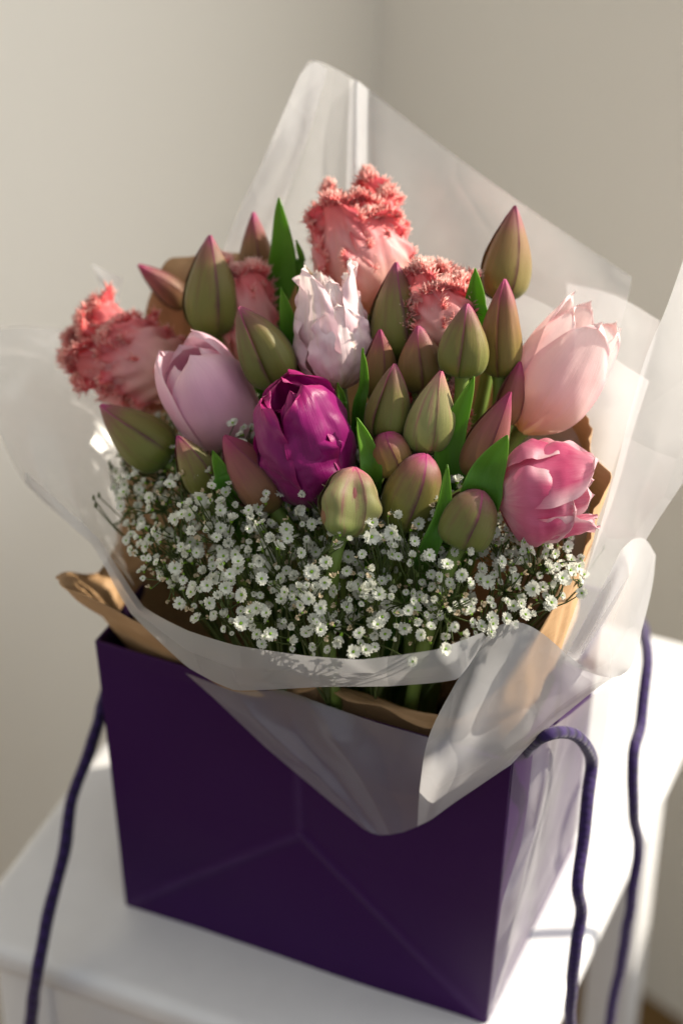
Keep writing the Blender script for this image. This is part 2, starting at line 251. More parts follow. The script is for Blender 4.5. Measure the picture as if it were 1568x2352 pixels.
M = {}
PURP = srgb(78, 24, 58)
M['bud'] = mat_petal('bud_olive', [(0, srgb(100, 124, 38)), (.25, srgb(122, 124, 52)), (.66, srgb(130, 116, 60)), (.86, srgb(138, 84, 76)), (1, srgb(176, 44, 116))], edge=(srgb(88, 34, 54), srgb(172, 44, 116)), edge_from=.85, edge_amt=.9, edge_soft=.14, tmin=.05, streak=(srgb(124, 72, 66), .4), trans=.16, rough=.46, vein=.42, green_rand=.45)
M['bud_brown'] = mat_petal('bud_brown', [(0, srgb(116, 122, 46)), (.25, srgb(138, 120, 60)), (.68, srgb(148, 106, 68)), (.88, srgb(156, 74, 86)), (1, srgb(180, 40, 116))], edge=(srgb(92, 34, 52), srgb(160, 36, 104)), edge_from=.86, edge_amt=.85, edge_soft=.14, trans=.22, rough=.46, vein=.42, green_rand=.25)
M['bud_green'] = mat_petal('bud_green', [(0, srgb(118, 138, 62)), (.4, srgb(142, 144, 86)), (.75, srgb(156, 150, 100)), (.93, srgb(176, 130, 112)), (1, srgb(178, 60, 112))], edge=(srgb(100, 56, 58), srgb(170, 50, 104)), edge_from=.87, edge_amt=.8, edge_soft=.14, trans=.16, rough=.5, vein=.28, streak=(srgb(150, 52, 92), .7))
M['bud_red'] = mat_petal('bud_red', [(0, srgb(134, 116, 60)), (.3, srgb(150, 106, 76)), (.7, srgb(152, 86, 84)), (1, srgb(164, 44, 98))], edge=(srgb(84, 24, 44), srgb(150, 34, 92)), edge_from=.86, edge_amt=.85, edge_soft=.14, trans=.2, rough=.46, vein=.42)
M['lilac'] = mat_petal('petal_lilac', [(0, srgb(224, 206, 192)), (.25, srgb(232, 182, 196)), (.7, srgb(234, 180, 204)), (1, srgb(242, 202, 214))], edge=srgb(242, 218, 224), edge_from=.8, edge_amt=.6, trans=.28, rough=.38, vein=.1)
M['pale'] = mat_petal('petal_pale_pink', [(0, srgb(240, 206, 150)), (.18, srgb(240, 206, 190)), (.5, srgb(240, 208, 208)), (1, srgb(246, 224, 222))], edge=srgb(226, 160, 178), edge_from=.75, edge_amt=.45, trans=.4, rough=.4, vein=.08)
M['white'] = mat_petal('petal_white_pink', [(0, srgb(214, 190, 150)), (.3, srgb(234, 208, 210)), (.7, srgb(242, 222, 226)), (1, srgb(248, 240, 236))], edge=srgb(236, 186, 204), edge_from=.5, edge_amt=.4, trans=.3, rough=.36, vein=.12, streak=(srgb(190, 196, 110), .3))
M['purple'] = mat_petal('petal_magenta', [(0, srgb(92, 2, 66)), (.5, srgb(122, 2, 90)), (.85, srgb(136, 4, 100)), (1, srgb(166, 16, 106))], edge=srgb(176, 20, 100), edge_from=.88, edge_amt=.6, trans=.14, rough=.36, vein=.3, spec=.3)
M['double'] = mat_petal('petal_rose', [(0, srgb(240, 190, 196)), (.3, srgb(214, 112, 146)), (.7, srgb(204, 78, 122)), (.9, srgb(226, 140, 164)), (1, srgb(250, 214, 220))], edge=srgb(244, 206, 212), edge_from=.6, edge_amt=.85, trans=.3, rough=.32, vein=.16, tmin=.35)
CORAL = [(0, srgb(238, 186, 148)), (.3, srgb(242, 192, 178)), (.62, srgb(240, 176, 176)), (.86, srgb(240, 128, 132)), (1, srgb(244, 120, 118))]
M['coral'] = mat_petal('petal_coral', CORAL, edge=srgb(230, 84, 104), edge_from=.62, edge_amt=.7, edge_soft=.38, trans=.42, rough=.4, vein=.14, tmin=.12)
M['fringe'] = mat_petal('petal_fringe', [(0, srgb(240, 118, 120)), (.4, srgb(246, 152, 146)), (.75, srgb(251, 192, 182)), (1, srgb(255, 230, 222))], trans=.35, rough=.4, vein=.02)
M['leaf'] = mat_petal('leaf_green', [(0, srgb(62, 102, 32)), (.6, srgb(80, 136, 36)), (1, srgb(118, 168, 48))], edge=srgb(120, 160, 60), edge_from=.94, edge_amt=.5, edge_soft=.06, trans=.42, rough=.38, vein=.2, tcol=(.30, .60, .02, 1))
M['stem'] = mat_plain('stem_green', srgb(104, 126, 58), .5, .3, 120, .2, .0005, .2)
M['twig'] = mat_plain('twig_green', srgb(70, 84, 40), .6, .3, 0, var=.25)
def mat_white_bloom(name, col, tr):
    n = NT(name); co = n.objco(); c = n.mix(n.noise(co, 2.5, 2), tuple(x*.86 for x in col[:3])+(1,), col)
    return n.done(n.mixs(tr, n.pbr(c, .55, **{'Specular IOR Level': .2}), n.translucent(c)))
M['bloom'] = mat_white_bloom('breath_petal', srgb(228, 229, 218), .3)
M['wither'] = mat_white_bloom('breath_withered', srgb(216, 200, 172), .3)
M['eye'] = mat_plain('breath_eye', srgb(122, 164, 40), .5, .3)
# kraft
n = NT('kraft_paper'); co = n.objco()
fib = n.noise(n.mapping(co, (1, 1, 7)), 90, 4, .7); big = n.noise(co, 14, 3)
c = n.mix(fib, srgb(172, 134, 94), srgb(204, 170, 130)); c = n.mix(n.math('MULTIPLY', big, .35), c, srgb(158, 118, 78))
nm = n.bump(n.math('ADD', fib, n.math('MULTIPLY', big, 2.)), .25, .001)
M['kraft'] = n.done(n.mixs(.14, n.pbr(c, .62, nm, **{'Specular IOR Level': .3}), n.translucent(n.mix(.4, c, srgb(214, 168, 96)), nm)))
# frosted film
def mat_film(name, clear, rough=.3, haze=0.):
    n = NT(name); co = n.objco()
    big = n.noise(co, 22, 3, .55)
    vor = n.n('ShaderNodeTexVoronoi', feature='DISTANCE_TO_EDGE'); n.l(n.mapping(co, (1, 1, .55)), vor.inputs['Vector']); vor.inputs['Scale'].default_value = 26
    crease = n.math('POWER', n.math('SUBTRACT', 1., n.math('MULTIPLY', vor.outputs['Distance'], 5., clamp=True), clamp=True), 4.)
    h = n.math('ADD', n.math('MULTIPLY', big, 1.5), n.math('MULTIPLY', crease, .35))
    h = n.math('ADD', h, n.math('MULTIPLY', n.noise(co, 260, 2), .03))
    nm = n.bump(h, .5, .0015)
    white = (.80, .80, .83, 1)
    dif = n.n('ShaderNodeBsdfDiffuse'); n.inp(dif, 'Color', white); n.l(nm, dif.inputs['Normal'])
    sc = n.mixs(.55, dif.outputs[0], n.translucent(white, nm))
    tr = n.n('ShaderNodeBsdfTransparent'); tr.inputs[0].default_value = (.97, .97, .97, 1)
    fac = n.math('ADD', clear, n.math('MULTIPLY', n.math('SUBTRACT', big, .5), .16))
    thru = tr.outputs[0]
    if haze:
        rf = n.n('ShaderNodeBsdfRefraction'); rf.inputs['IOR'].default_value = 1.18; rf.inputs['Roughness'].default_value = .55
        thru = n.mixs(haze, thru, rf.outputs[0])
    body = n.mixs(fac, sc, thru)
    gl = n.n('ShaderNodeBsdfGlossy'); gl.inputs['Roughness'].default_value = rough; n.l(nm, gl.inputs['Normal'])
    lw = n.n('ShaderNodeLayerWeight'); n.l(nm, lw.inputs['Normal'])
    fr = n.math('MULTIPLY_ADD', n.math('POWER', lw.outputs['Facing'], 4.), .4, .05)
    return n.done(n.mixs(fr, body, gl.outputs[0]))
M['film'] = mat_film('frosted_film', .6)
M['film_clear'] = mat_film('frosted_film_single', .72)
M['film_haze'] = mat_film('frosted_film_doubled', .5, .45, .6)
M['film_milky'] = mat_film('frosted_film_milky', .44, .42, .2)
# bag paper, cord, stool, walls, floor
n = NT('bag_paper'); co = n.objco(); z = n.noise(co, 260, 3, .6); b = n.noise(co, 9, 2)
c = n.mix(b, srgb(44, 8, 62), srgb(50, 11, 72)); uv, u, v = n.uv()
c = n.mix(n.math('MULTIPLY', n.math('POWER', n.math('SUBTRACT', 1., u, clamp=True), 3.), n.math('MULTIPLY_ADD', n.noise(co, 70, 3), .24, .03)), c, srgb(104, 82, 128))  # paler purple along the front panel's fold lines and edges
M['bag'] = n.done(n.pbr(c, n.math('MULTIPLY_ADD', b, .12, .4), n.bump(n.math('ADD', z, n.math('MULTIPLY', b, 3.)), .14, .0008), **{'Specular IOR Level': .16}))
M['bag_in'] = mat_plain('bag_inside', srgb(52, 30, 64), .7, .2, 60, .1)
n = NT('purple_cord'); uv, u, v = n.uv()
w = n.n('ShaderNodeTexWave', bands_direction='DIAGONAL'); n.l(n.mapping(uv, (1.2566, 170, 1)), w.inputs['Vector']); w.inputs['Scale'].default_value = .5; w.inputs['Distortion'].default_value = .0
w2 = n.n('ShaderNodeTexWave', bands_direction='DIAGONAL'); n.l(n.mapping(uv, (-1.2566, 170, 1)), w2.inputs['Vector']); w2.inputs['Scale'].default_value = .5
h = n.math('MAXIMUM', w.outputs['Fac'], w2.outputs['Fac'])
h = n.math('MULTIPLY', h, 1.)
M['cord'] = n.done(n.pbr(n.mix(h, srgb(24, 14, 46), srgb(44, 26, 78)), .8, n.bump(h, .4, .0008), **{'Sheen Weight': .2, 'Specular IOR Level': .2}))
n = NT('stool_paint'); co = n.objco(); z = n.noise(co, 45, 4, .6)
grain = n.noise(n.mapping(co, (4, 60, 60)), 3, 4, .6)
c = n.mix(z, srgb(210, 211, 214), srgb(222, 223, 225))
M['stool'] = n.done(n.pbr(c, n.math('MULTIPLY_ADD', z, .15, .3), n.bump(grain, .08, .001), **{'Specular IOR Level': .45}))
n = NT('wall_plaster'); co = n.objco(); z = n.noise(co, 60, 5, .65); b = n.noise(co, 1.6, 2)
M['wall'] = n.done(n.pbr(n.mix(b, srgb(230, 227, 216), srgb(237, 234, 224)), .9, n.bump(z, .25, .002), **{'Specular IOR Level': .2}))
n = NT('floor_carpet'); co = n.objco(); z = n.noise(co, 26, 4, .7); f = n.noise(co, 420, 2)
c = n.mix(z, srgb(92, 66, 30), srgb(150, 116, 64)); c = n.mix(n.math('MULTIPLY', f, .5), c, srgb(70, 50, 24))
M['floor'] = n.done(n.pbr(c, .95, n.bump(f, .8, .004)))

# ------------------------------------------------------------------ room
HS = .55                                            # stool height
CX, CY = -.23, .65                                  # room corner
LD = Vector((-.365, -.931, 0)); RD = Vector((.931, -.365, 0))
def wall(name, d, rects, inward, label):
    V = []; Fc = []
    out = -inward*.12
    for a, b, z0, z1 in rects:
        k = len(V); A = Vector((CX, CY, 0))
        for off in (Vector(), out):
            for s, z in ((a, z0), (b, z0), (b, z1), (a, z1)): V.append(A+d*s+Vector((0, 0, z))+off)
        Fc += [tuple(k+i for i in q) for q in ((0, 1, 2, 3), (4, 7, 6, 5), (0, 4, 5, 1), (1, 5, 6, 2), (2, 6, 7, 3), (3, 7, 4, 0))]
    o = mesh(name, V, Fc, M['wall'], smooth=False); o['kind'] = 'structure'; return o
TOP = 1.9
wall('wall_left', LD, [(0, 2.2, -HS, TOP)], Vector((.931, -.365, 0)), '')
wall('wall_right', RD, [(0, .42, -HS, TOP), (.42, 1.5, -HS, -.08), (.42, 1.5, 1.6, TOP), (1.5, 2.2, -HS, TOP)], Vector((-.365, -.931, 0)), '')
o = mesh('floor', [(-2.5, -2.5, -HS), (3, -2.5, -HS), (3, 2, -HS), (-2.5, 2, -HS)], [(0, 1, 2, 3)], M['floor'], smooth=False); o['kind'] = 'structure'

# ------------------------------------------------------------------ stool
def box_bm(x0, x1, y0, y1, z0, z1, bev=.003, seg=2, shear=None):
    bm = bmesh.new(); bmesh.ops.create_cube(bm, size=1)
    for v in bm.verts:
        v.co = Vector((lerp(x0, x1, v.co.x+.5), lerp(y0, y1, v.co.y+.5), lerp(z0, z1, v.co.z+.5)))
    if bev: bmesh.ops.bevel(bm, geom=bm.edges[:], offset=bev, segments=seg, affect='EDGES', profile=.6)
    if shear:
        for v in bm.verts:
            k = (z1-v.co.z); v.co.x += shear[0]*k; v.co.y += shear[1]*k
    return bm
def bm_obj(name, bm, mat, parent):
    me = bpy.data.meshes.new(name); bm.to_mesh(me); bm.free(); me.materials.append(mat)
    me.polygons.foreach_set('use_smooth', [True]*len(me.polygons))
    me.set_sharp_from_angle(angle=math.radians(40))
    o = bpy.data.objects.new(name, me); COL.objects.link(o); o.parent = parent; o.location = -Vector(parent.location); return o
X0, X1, Y0, Y1 = -.183, .139, -.056, .342
st = tag(empty('step_stool', ((X0+X1)/2, (Y0+Y1)/2, -HS)), 'white painted wooden stool with rounded top edge, standing under the purple gift bag', 'stool')
bm_obj('seat', box_bm(X0, X1, Y0, Y1, -.022, 0, .009, 4), M['stool'], st)
e = .016
bm_obj('apron', box_bm(X0+e+.03, X1-e-.03, Y0+e, Y0+e+.018, -.085, -.0225, .002), M['stool'], st)
bm_obj('apron', box_bm(X0+e+.03, X1-e-.03, Y1-e-.018, Y1-e, -.085, -.0225, .002), M['stool'], st)
bm_obj('apron', box_bm(X0+e, X0+e+.018, Y0+e+.03, Y1-e-.03, -.085, -.0225, .002), M['stool'], st)
bm_obj('apron', box_bm(X1-e-.018, X1-e, Y0+e+.03, Y1-e-.03, -.085, -.0225, .002), M['stool'], st)
for sx in (0, 1):
    for sy in (0, 1):
        x = X0+e-.001 if not sx else X1-e-.043; y = Y0+e-.002 if not sy else Y1-e-.032
        bm_obj('leg', box_bm(x, x+.034, y, y+.034, -HS, -.0222, .004, 2, ((-.012 if not sx else .0), (-.02 if not sy else .0))), M['stool'], st)

# ------------------------------------------------------------------ gift bag
bag = tag(empty('gift_bag', (0, .07, .0005)), 'deep purple glossy paper gift bag with cord handles, holding the bouquet on the white stool', 'gift bag')
BW0, BW1, BD, BH, TH = .1065, .112, .142, .19, .0012
def panel(name, quad, nu, nv, disp, inward, tint=None):
    V = []; UV = []; N = nu+1; a, b, c_, d = [Vector(q) for q in quad]          # bottom-left, bottom-right, top-right, top-left seen from outside
    inw = Vector(inward)
    for side in (0, 1):
        for j in range(nv+1):
            for i in range(nu+1):
                u, v = i/nu, j/nv
                p = (a*(1-u)+b*u)*(1-v)+(d*(1-u)+c_*u)*v
                V.append(p+inw*(disp(u, v)+side*TH)); UV.append((tint(u, v) if tint else 1., v))
    off = N*(nv+1); Fc = grid_faces(nu, nv); Fc += [tuple(off+k for k in reversed(f)) for f in grid_faces(nu, nv)]
    loop = [i for i in range(nu)]+[j*N+nu for j in range(nv)]+[nv*N+nu-i for i in range(nu)]+[(nv-j)*N for j in range(nv)]
    for k, x in enumerate(loop):
        y = loop[(k+1) % len(loop)]; Fc.append((x, off+x, off+y, y))
    fm = [0]*(nu*nv)+[1]*(nu*nv)+[0]*len(loop)
    o = mesh(name, V, Fc, [M['bag'], M['bag_in']], bag, UV, fmat=fm, smooth=True); o.data.set_sharp_from_angle(angle=math.radians(2.2)); return o
def front_disp(u, v):
    # folded gusset crease: apex at the middle, diagonals to the two bottom corners and a vertical fold upwards
    ax, av = .49, .47
    d = .009
    if v <= av*min(u/ax, (1-u)/(1-ax))+1e-6: h = d*v/av                       # bottom triangle falls back towards the apex
    else: h = d*(u/ax if u < ax else (1-u)/(1-ax))*(1-.55*max(0, v-av)/(1-av))
    X, Z = u*.215, v*.19; ax_, az_ = ax*.215, av*.19
    dl = abs((X*az_-Z*ax_)/math.hypot(ax_, az_)) if u < ax else abs(((.215-X)*az_-Z*(.215-ax_))/math.hypot(az_, .215-ax_))
    dv = abs(X-ax_) if v > av else 1
    h -= .0011*(math.exp(-(dl/.0028)**2)+.8*math.exp(-(dv/.0028)**2))*min(1, u/.06)*min(1, (1-u)/.06)
    h += .0006*math.sin(u*7+v*3)+.0005*noise.noise(Vector((u*4, v*4, 2)))
    return h*(min(1, (1-v)/.06) if v > .94 else 1)
def front_tint(u, v):
    ax, av = .49, .47
    X, Z = u*.215, v*.19; ax_, az_ = ax*.215, av*.19
    dl = abs((X*az_-Z*ax_)/math.hypot(ax_, az_)) if u < ax else abs(((.215-X)*az_-Z*(.215-ax_))/math.hypot(az_, .215-ax_))
    dv = abs(X-ax_) if v > av else 1
    return min(1, min(dl, dv)/.006, (.0015+min(u, 1-u)*.215)/.004, (1-v)*.19/.004+.1)
def side_disp(u, v): return .0012*math.sin(u*6)*math.sin(v*5)+.004*math.exp(-((u-.5)/.02)**2)*(.2+.8*v)
panel('front_panel', [(-BW0, 0, 0), (BW0, 0, 0), (BW1, 0, BH), (-BW1, 0, BH)], 150, 120, front_disp, (0, 1, 0), front_tint)
panel('back_panel', [(BW0, BD, 0), (-BW0, BD, 0), (-BW1, BD, BH), (BW1, BD, BH)], 24, 20, front_disp, (0, -1, 0))
panel('side_panel', [(BW0+.0004, .0015, 0), (BW0+.0004, BD-.0015, 0), (BW1+.0004, BD-.0015, BH), (BW1+.0004, .0015, BH)], 60, 24, side_disp, (-1, 0, 0))
panel('side_panel', [(-BW0-.0004, BD-.0015, 0), (-BW0-.0004, .0015, 0), (-BW1-.0004, .0015, BH), (-BW1-.0004, BD-.0015, BH)], 60, 24, side_disp, (1, 0, 0))
mesh('base_panel', [(x, y, z) for z in (.0006, .002) for x, y in ((-BW0+.002, .002), (BW0-.002, .002), (BW0-.002, BD-.002), (-BW0+.002, BD-.002))], [(0, 3, 2, 1), (4, 5, 6, 7), (0, 1, 5, 4), (1, 2, 6, 5), (2, 3, 7, 6), (3, 0, 4, 7)], M['bag_in'], bag, smooth=False)
def cord(pts, n, r):
    path = smooth_path(pts, n)
    for i, p in enumerate(path): p += Vector((noise.noise(p*60), noise.noise(p*60+Vector((5, 0, 0))), 0))*.0008
    V, Fc, UV = tube(path, lambda t: r*(1+.03*math.sin(t*37)), 12)
    return mesh('handle_cord', V, Fc, M['cord'], bag, UV)
a, b = Vector(CORD_NEAR[-1]), Vector(CORD_FAR[-1])
bot = [lerp(a, b, .08)+Vector((.002, 0, -.07)), lerp(a, b, .4)+Vector((.004, 0, -.11)), lerp(a, b, .75)+Vector((.004, 0, -.09))]
cord([Vector(p) for p in CORD_NEAR]+bot+[Vector(p) for p in reversed(CORD_FAR)], 220, .0031)
lc = [Vector(p) for p in CORD_LEFT]
back_ = [p+Vector((-.0022, .0051, -.0042)) for p in reversed(lc)]
cord([Vector((-.108, .03, .150))]+lc+[lc[-1]+Vector((0, .001, -.05)), lc[-1]+Vector((.003, .006, -.06)), lc[-1]+Vector((.004, .008, -.045))]+back_[:-1]+[Vector((-.116, .06, .14)), Vector((-.108, .065, .150))], 260, .0031)

# ------------------------------------------------------------------ kraft paper collar
kw = tag(empty('kraft_paper_wrap', (0, .068, .03)), 'brown kraft paper collar round the bouquet, one corner sticking out over the bag rim', 'paper wrap')
K = [Vector(p) for p in KRAFT_TOP]; nk = len(K)
cen = Vector((0, .068, 0))
def kp(i): return K[i % nk]
NK = nk*8; rows = 14
V = []
for j in range(rows+1):
    t = j/rows
    for i in range(NK):
        x = i/8; k = int(x); f = x-k
        p0, p1, p2, p3 = kp(k-1), kp(k), kp(k+1), kp(k+2)
        top = .5*(2*p1+(p2-p0)*f+(2*p0-5*p1+4*p2-p3)*f*f+(3*p1-p0-3*p2+p3)*f*f*f)
        d = Vector((top.x, top.y-cen.y, 0)); an = math.atan2(d.y/.7, d.x)
        sq = (abs(math.cos(an))**9+abs(math.sin(an))**9)**(-1/9)
        bot = Vector((.092*math.cos(an), cen.y+.048*math.sin(an), .10))
        mid = Vector((.107*math.cos(an)*sq, cen.y+.058*math.sin(an)*sq, .197))
        if math.cos(an) < -.2 and math.sin(an) < 0:
            mid += Vector((-.010, -.008, .004))*min(1, (-math.cos(an)-.2)*3)*min(1, -math.sin(an)*2.5)
        p = (mid*(1-(t-.5)*2)+top*(t-.5)*2) if t > .5 else (bot*(1-t*2)+mid*t*2)
        nz = noise.noise(Vector((an*5, t*4, 1)))*.004*(.3+t)+abs(noise.noise(Vector((an*11, t*2, 7))))*.003*t
        p = p+d.normalized()*nz
        V.append(p)
Fc = [(j*NK+i, j*NK+(i+1) % NK, (j+1)*NK+(i+1) % NK, (j+1)*NK+i) for j in range(rows) for i in range(NK)]
o = mesh('paper_sheet', V, Fc, M['kraft'], kw)
md = o.modifiers.new('thickness', 'SOLIDIFY'); md.thickness = .0004

# ------------------------------------------------------------------ frosted film wrap
fw = tag(empty('film_wrap', (0, .068, .05)), 'frosted translucent film wrapped round the bouquet and draped over the purple bag', 'film wrap')
RES = dict(backfold=(10, 36), backpleat=(8, 30), back=(56, 48), backlow=(24, 24), inner=(30, 30), right=(24, 48), fold=(24, 32), curl=(48, 44), hang=(60, 48), left=(36, 40), band=(96, 24), tip=(10, 10), side=(28, 48))
AMP = dict(hang=.0022, curl=.0010, side=.0018, back=.0012, left=.0012, right=.001, band=.0005, inner=.001, fold=.0005)
for nm_, g in FILM.items():
    nu, nv = RES[nm_]; G = sheet(g, nu, nv); V = []; UV = []
    if nm_ in ('band', 'hang', 'side'):                                 # flatter facets with crisper folds
        for j in range(nv+1):
            for i in range(nu+1):
                y = j/nv*(len(g)-1); x = i/nu*(len(g[0])-1); b_, a_ = min(int(y), len(g)-2), min(int(x), len(g[0])-2); fy, fx = y-b_, x-a_
                q = lerp(lerp(Vector(g[b_][a_]), Vector(g[b_][a_+1]), fx), lerp(Vector(g[b_+1][a_]), Vector(g[b_+1][a_+1]), fx), fy)
                G[j][i] = lerp(G[j][i], q, .65)
    amp = AMP.get(nm_, .0015)
    for j in range(nv+1):
        for i in range(nu+1):
            p = G[j][i]
            du = G[j][min(i+1, nu)]-G[j][max(i-1, 0)]; dv = G[min(j+1, nv)][i]-G[max(j-1, 0)][i]
            nr = du.cross(dv)
            nr = nr.normalized() if nr.length > 1e-12 else Vector((0, 0, 1))
            q = p*20
            h = noise.noise(q)*1.1+(1-abs(noise.noise(q*1.3+Vector((9, 3, 1)))*3.2) if abs(noise.noise(q*1.3+Vector((9, 3, 1)))) < .31 else 0)*.7
            h *= min(1, 6*min(i, nu-i)/nu+.05)*min(1, 6*min(j, nv-j)/nv+.05)*min(1, du.length/.004)*min(1, dv.length/.004)
            V.append(p+nr*h*amp); UV.append((i/nu, j/nv))
    mesh('film_sheet', V, grid_faces(nu, nv), M[{'left': 'film_clear', 'hang': 'film_clear', 'back': 'film_clear', 'band': 'film_haze', 'tip': 'film_milky', 'curl': 'film_milky', 'fold': 'film_haze'}.get(nm_, 'film')], fw, UV)

# ------------------------------------------------------------------ tulips
FRONT = Vector((.318, -.732, .602))
class Flower:
    def __init__(s, key, roll=0.):
        tip, base, s.R = TULIP_AXES[key]; s.base = Vector(base); s.tip = Vector(tip)
        s.L = (s.tip-s.base).length; s.ax = (s.tip-s.base).normalized()
        x = FRONT-s.ax*FRONT.dot(s.ax); x.normalize(); y = s.ax.cross(x)
        s.ex = x*math.cos(roll)+y*math.sin(roll); s.ey = s.ax.cross(s.ex)
    def w(s, r, ph, z): return s.base+s.ex*(r*math.cos(ph))+s.ey*(r*math.sin(ph))+s.ax*z
    def sheet_petal(s, name, fn, ns, nt, mat, parent, fringe=None):
        V = []; UV = []
        for j in range(nt+1):
            for i in range(ns+1):
                sv, t = i/ns*2-1, j/nt
                V.append(fn(sv, t)); UV.append((i/ns, t))
        o = mesh(name, V, grid_faces(ns, nt), mat, parent, UV)
        if fringe:
            FV = []; FF = []; FU = []
            rg = random.Random(hash(name+str(len(bpy.data.objects))) & 255 if False else len(bpy.data.objects))
            cnt, ln, t0 = fringe
            for q in range(cnt):
                side = rg.random()
                if side < .5: sv = (1 if rg.random() < .5 else -1)*rg.uniform(.95, 1); t = rg.uniform(t0, 1)
                else: sv = rg.uniform(-1, 1); t = 1-.07*rg.random()**2
                p = fn(sv, t); pc = fn(sv*.55, max(0, t-.12)); out = (p-pc).normalized()
                a2 = Vector((rg.gauss(0, 1), rg.gauss(0, 1), rg.gauss(0, 1)))*.5
                d = (out+a2).normalized(); l = ln*rg.uniform(.45, 1.15)*(.5+.5*t)
                side_v = d.cross(Vector((rg.gauss(0, 1), rg.gauss(0, 1), rg.gauss(0, 1)))).normalized()*l*rg.uniform(.07, .14)
                up = d.cross(side_v)*.6
                k = len(FV); p0 = p-out*l*.25; pm = p0+d*l*.6+Vector((rg.gauss(0, 1), rg.gauss(0, 1), rg.gauss(0, 1)))*l*.06
                FV += [p0+side_v, p0-side_v, p0+up, pm+side_v*.75, pm-side_v*.75, pm+up*.7, p0+d*l]
                FU += [(.5, 0)]*3+[(.5, .6)]*3+[(.5, 1)]
                FF += [(k, k+1, k+4, k+3), (k+1, k+2, k+5, k+4), (k+2, k, k+3, k+5), (k+3, k+4, k+6), (k+4, k+5, k+6), (k+5, k+3, k+6)]
            f = mesh('fringe', FV, FF, M['fringe'], None, FU); f.parent = o
        return o
BUDPROF = [(0, .22), (.05, .5), (.12, .74), (.22, .93), (.34, 1.0), (.46, .97), (.58, .86), (.7, .68), (.82, .45), (.91, .25), (.97, .10), (1, .02)]
BUDROUND = [(0, .25), (.05, .55), (.12, .8), (.22, .95), (.36, 1.0), (.5, 1.0), (.64, .95), (.76, .84), (.86, .67), (.94, .42), (.98, .2), (1, .03)]
def thing_tulip(key, name, label, group):
    base = Vector(TULIP_AXES[key][1])
    foot = Vector((base.x*.25, .07+(base.y-.07)*.25, .03))
    t = tag(empty(name, foot), label, 'tulip', group); return t, foot
def stem(fl, t, foot, r=.0034):
    b = fl.base; mid = lerp(foot, b, .6)+Vector((0, 0, .0))
    path = smooth_path([foot, lerp(foot, mid, .5), lerp(mid, b-fl.ax*.05, .6), b-fl.ax*.018, b+fl.ax*.0015], 20)
    V, Fc, UV = tube(path, lambda k: r*(1+.25*max(0, k-.94)/.06), 8)
    mesh('stem', V, Fc, M['stem'], t, UV)
ROOT = {}
def bud(key, label, mat='bud', roll=0., prof=BUDPROF, tri=.05, lump=.02, open_=0., seamcurve=.25):
    t, foot = thing_tulip(key, 'tulip_bud', label, 'closed tulip buds in the bouquet'); fl = Flower(key, roll); ROOT[key] = t
    rg = random.Random(key); sd = rg.uniform(0, 50)
    wr, pw = rg.uniform(0, .2), rg.uniform(.8, 1.0); fl.R *= rg.uniform(1.0, 1.07); tri = tri*rg.uniform(.6, 2.0); lump = lump*rg.uniform(1, 2.6)
    pr = lambda x: lerp(interp(prof, x**pw), interp(BUDROUND, x**pw), wr)
    for k in range(3):
        c = k*math.tau/3+math.pi/3
        def fn(s, tt, c=c, k=k):
            A = 1.19*(1-.15*tt**4)
            ph = c+s*A+seamcurve*(tt-.5)*(1 if key[-1] in '13579' else -1)
            r = fl.R*pr(tt)*(1+tri*math.cos(3*(ph-math.pi/3)))
            r *= 1+.075*s+.012*math.cos(s*9)
            r *= 1+.03*max(0, abs(s)-.8)*noise.noise(Vector((tt*7, sd, k)))*5
            r *= 1+lump*noise.noise(Vector((math.cos(ph)*1.3+sd, math.sin(ph)*1.3, tt*3)))
            r += .0006*abs(s)**6
            r *= 1-.05*math.exp(-(s/.10)**2)*math.sin(math.pi*min(1, tt*1.1))          # shallow midrib groove
            z = fl.L*(tt-.012*(k == 1))
            p = fl.w(r, ph, z)
            bend = .05*fl.L*math.sin(tt*math.pi)
            return p+fl.ey*bend*(rg_b)
        rg_b = rg.uniform(-.6, .6) if k == 0 else rg_b
        fl.sheet_petal('petal', fn, 26, 34, M[mat], t)
    # petals underneath that close the bud
    def inn(s, tt): return fl.w(fl.R*.84*pr(tt), s*math.pi, fl.L*(.02+tt*.95))+fl.ey*.05*fl.L*math.sin(tt*math.pi)*rg_b
    fl.sheet_petal('inner_petal', inn, 20, 16, M['bud_red'], t)
    stem(fl, t, foot)
    return t
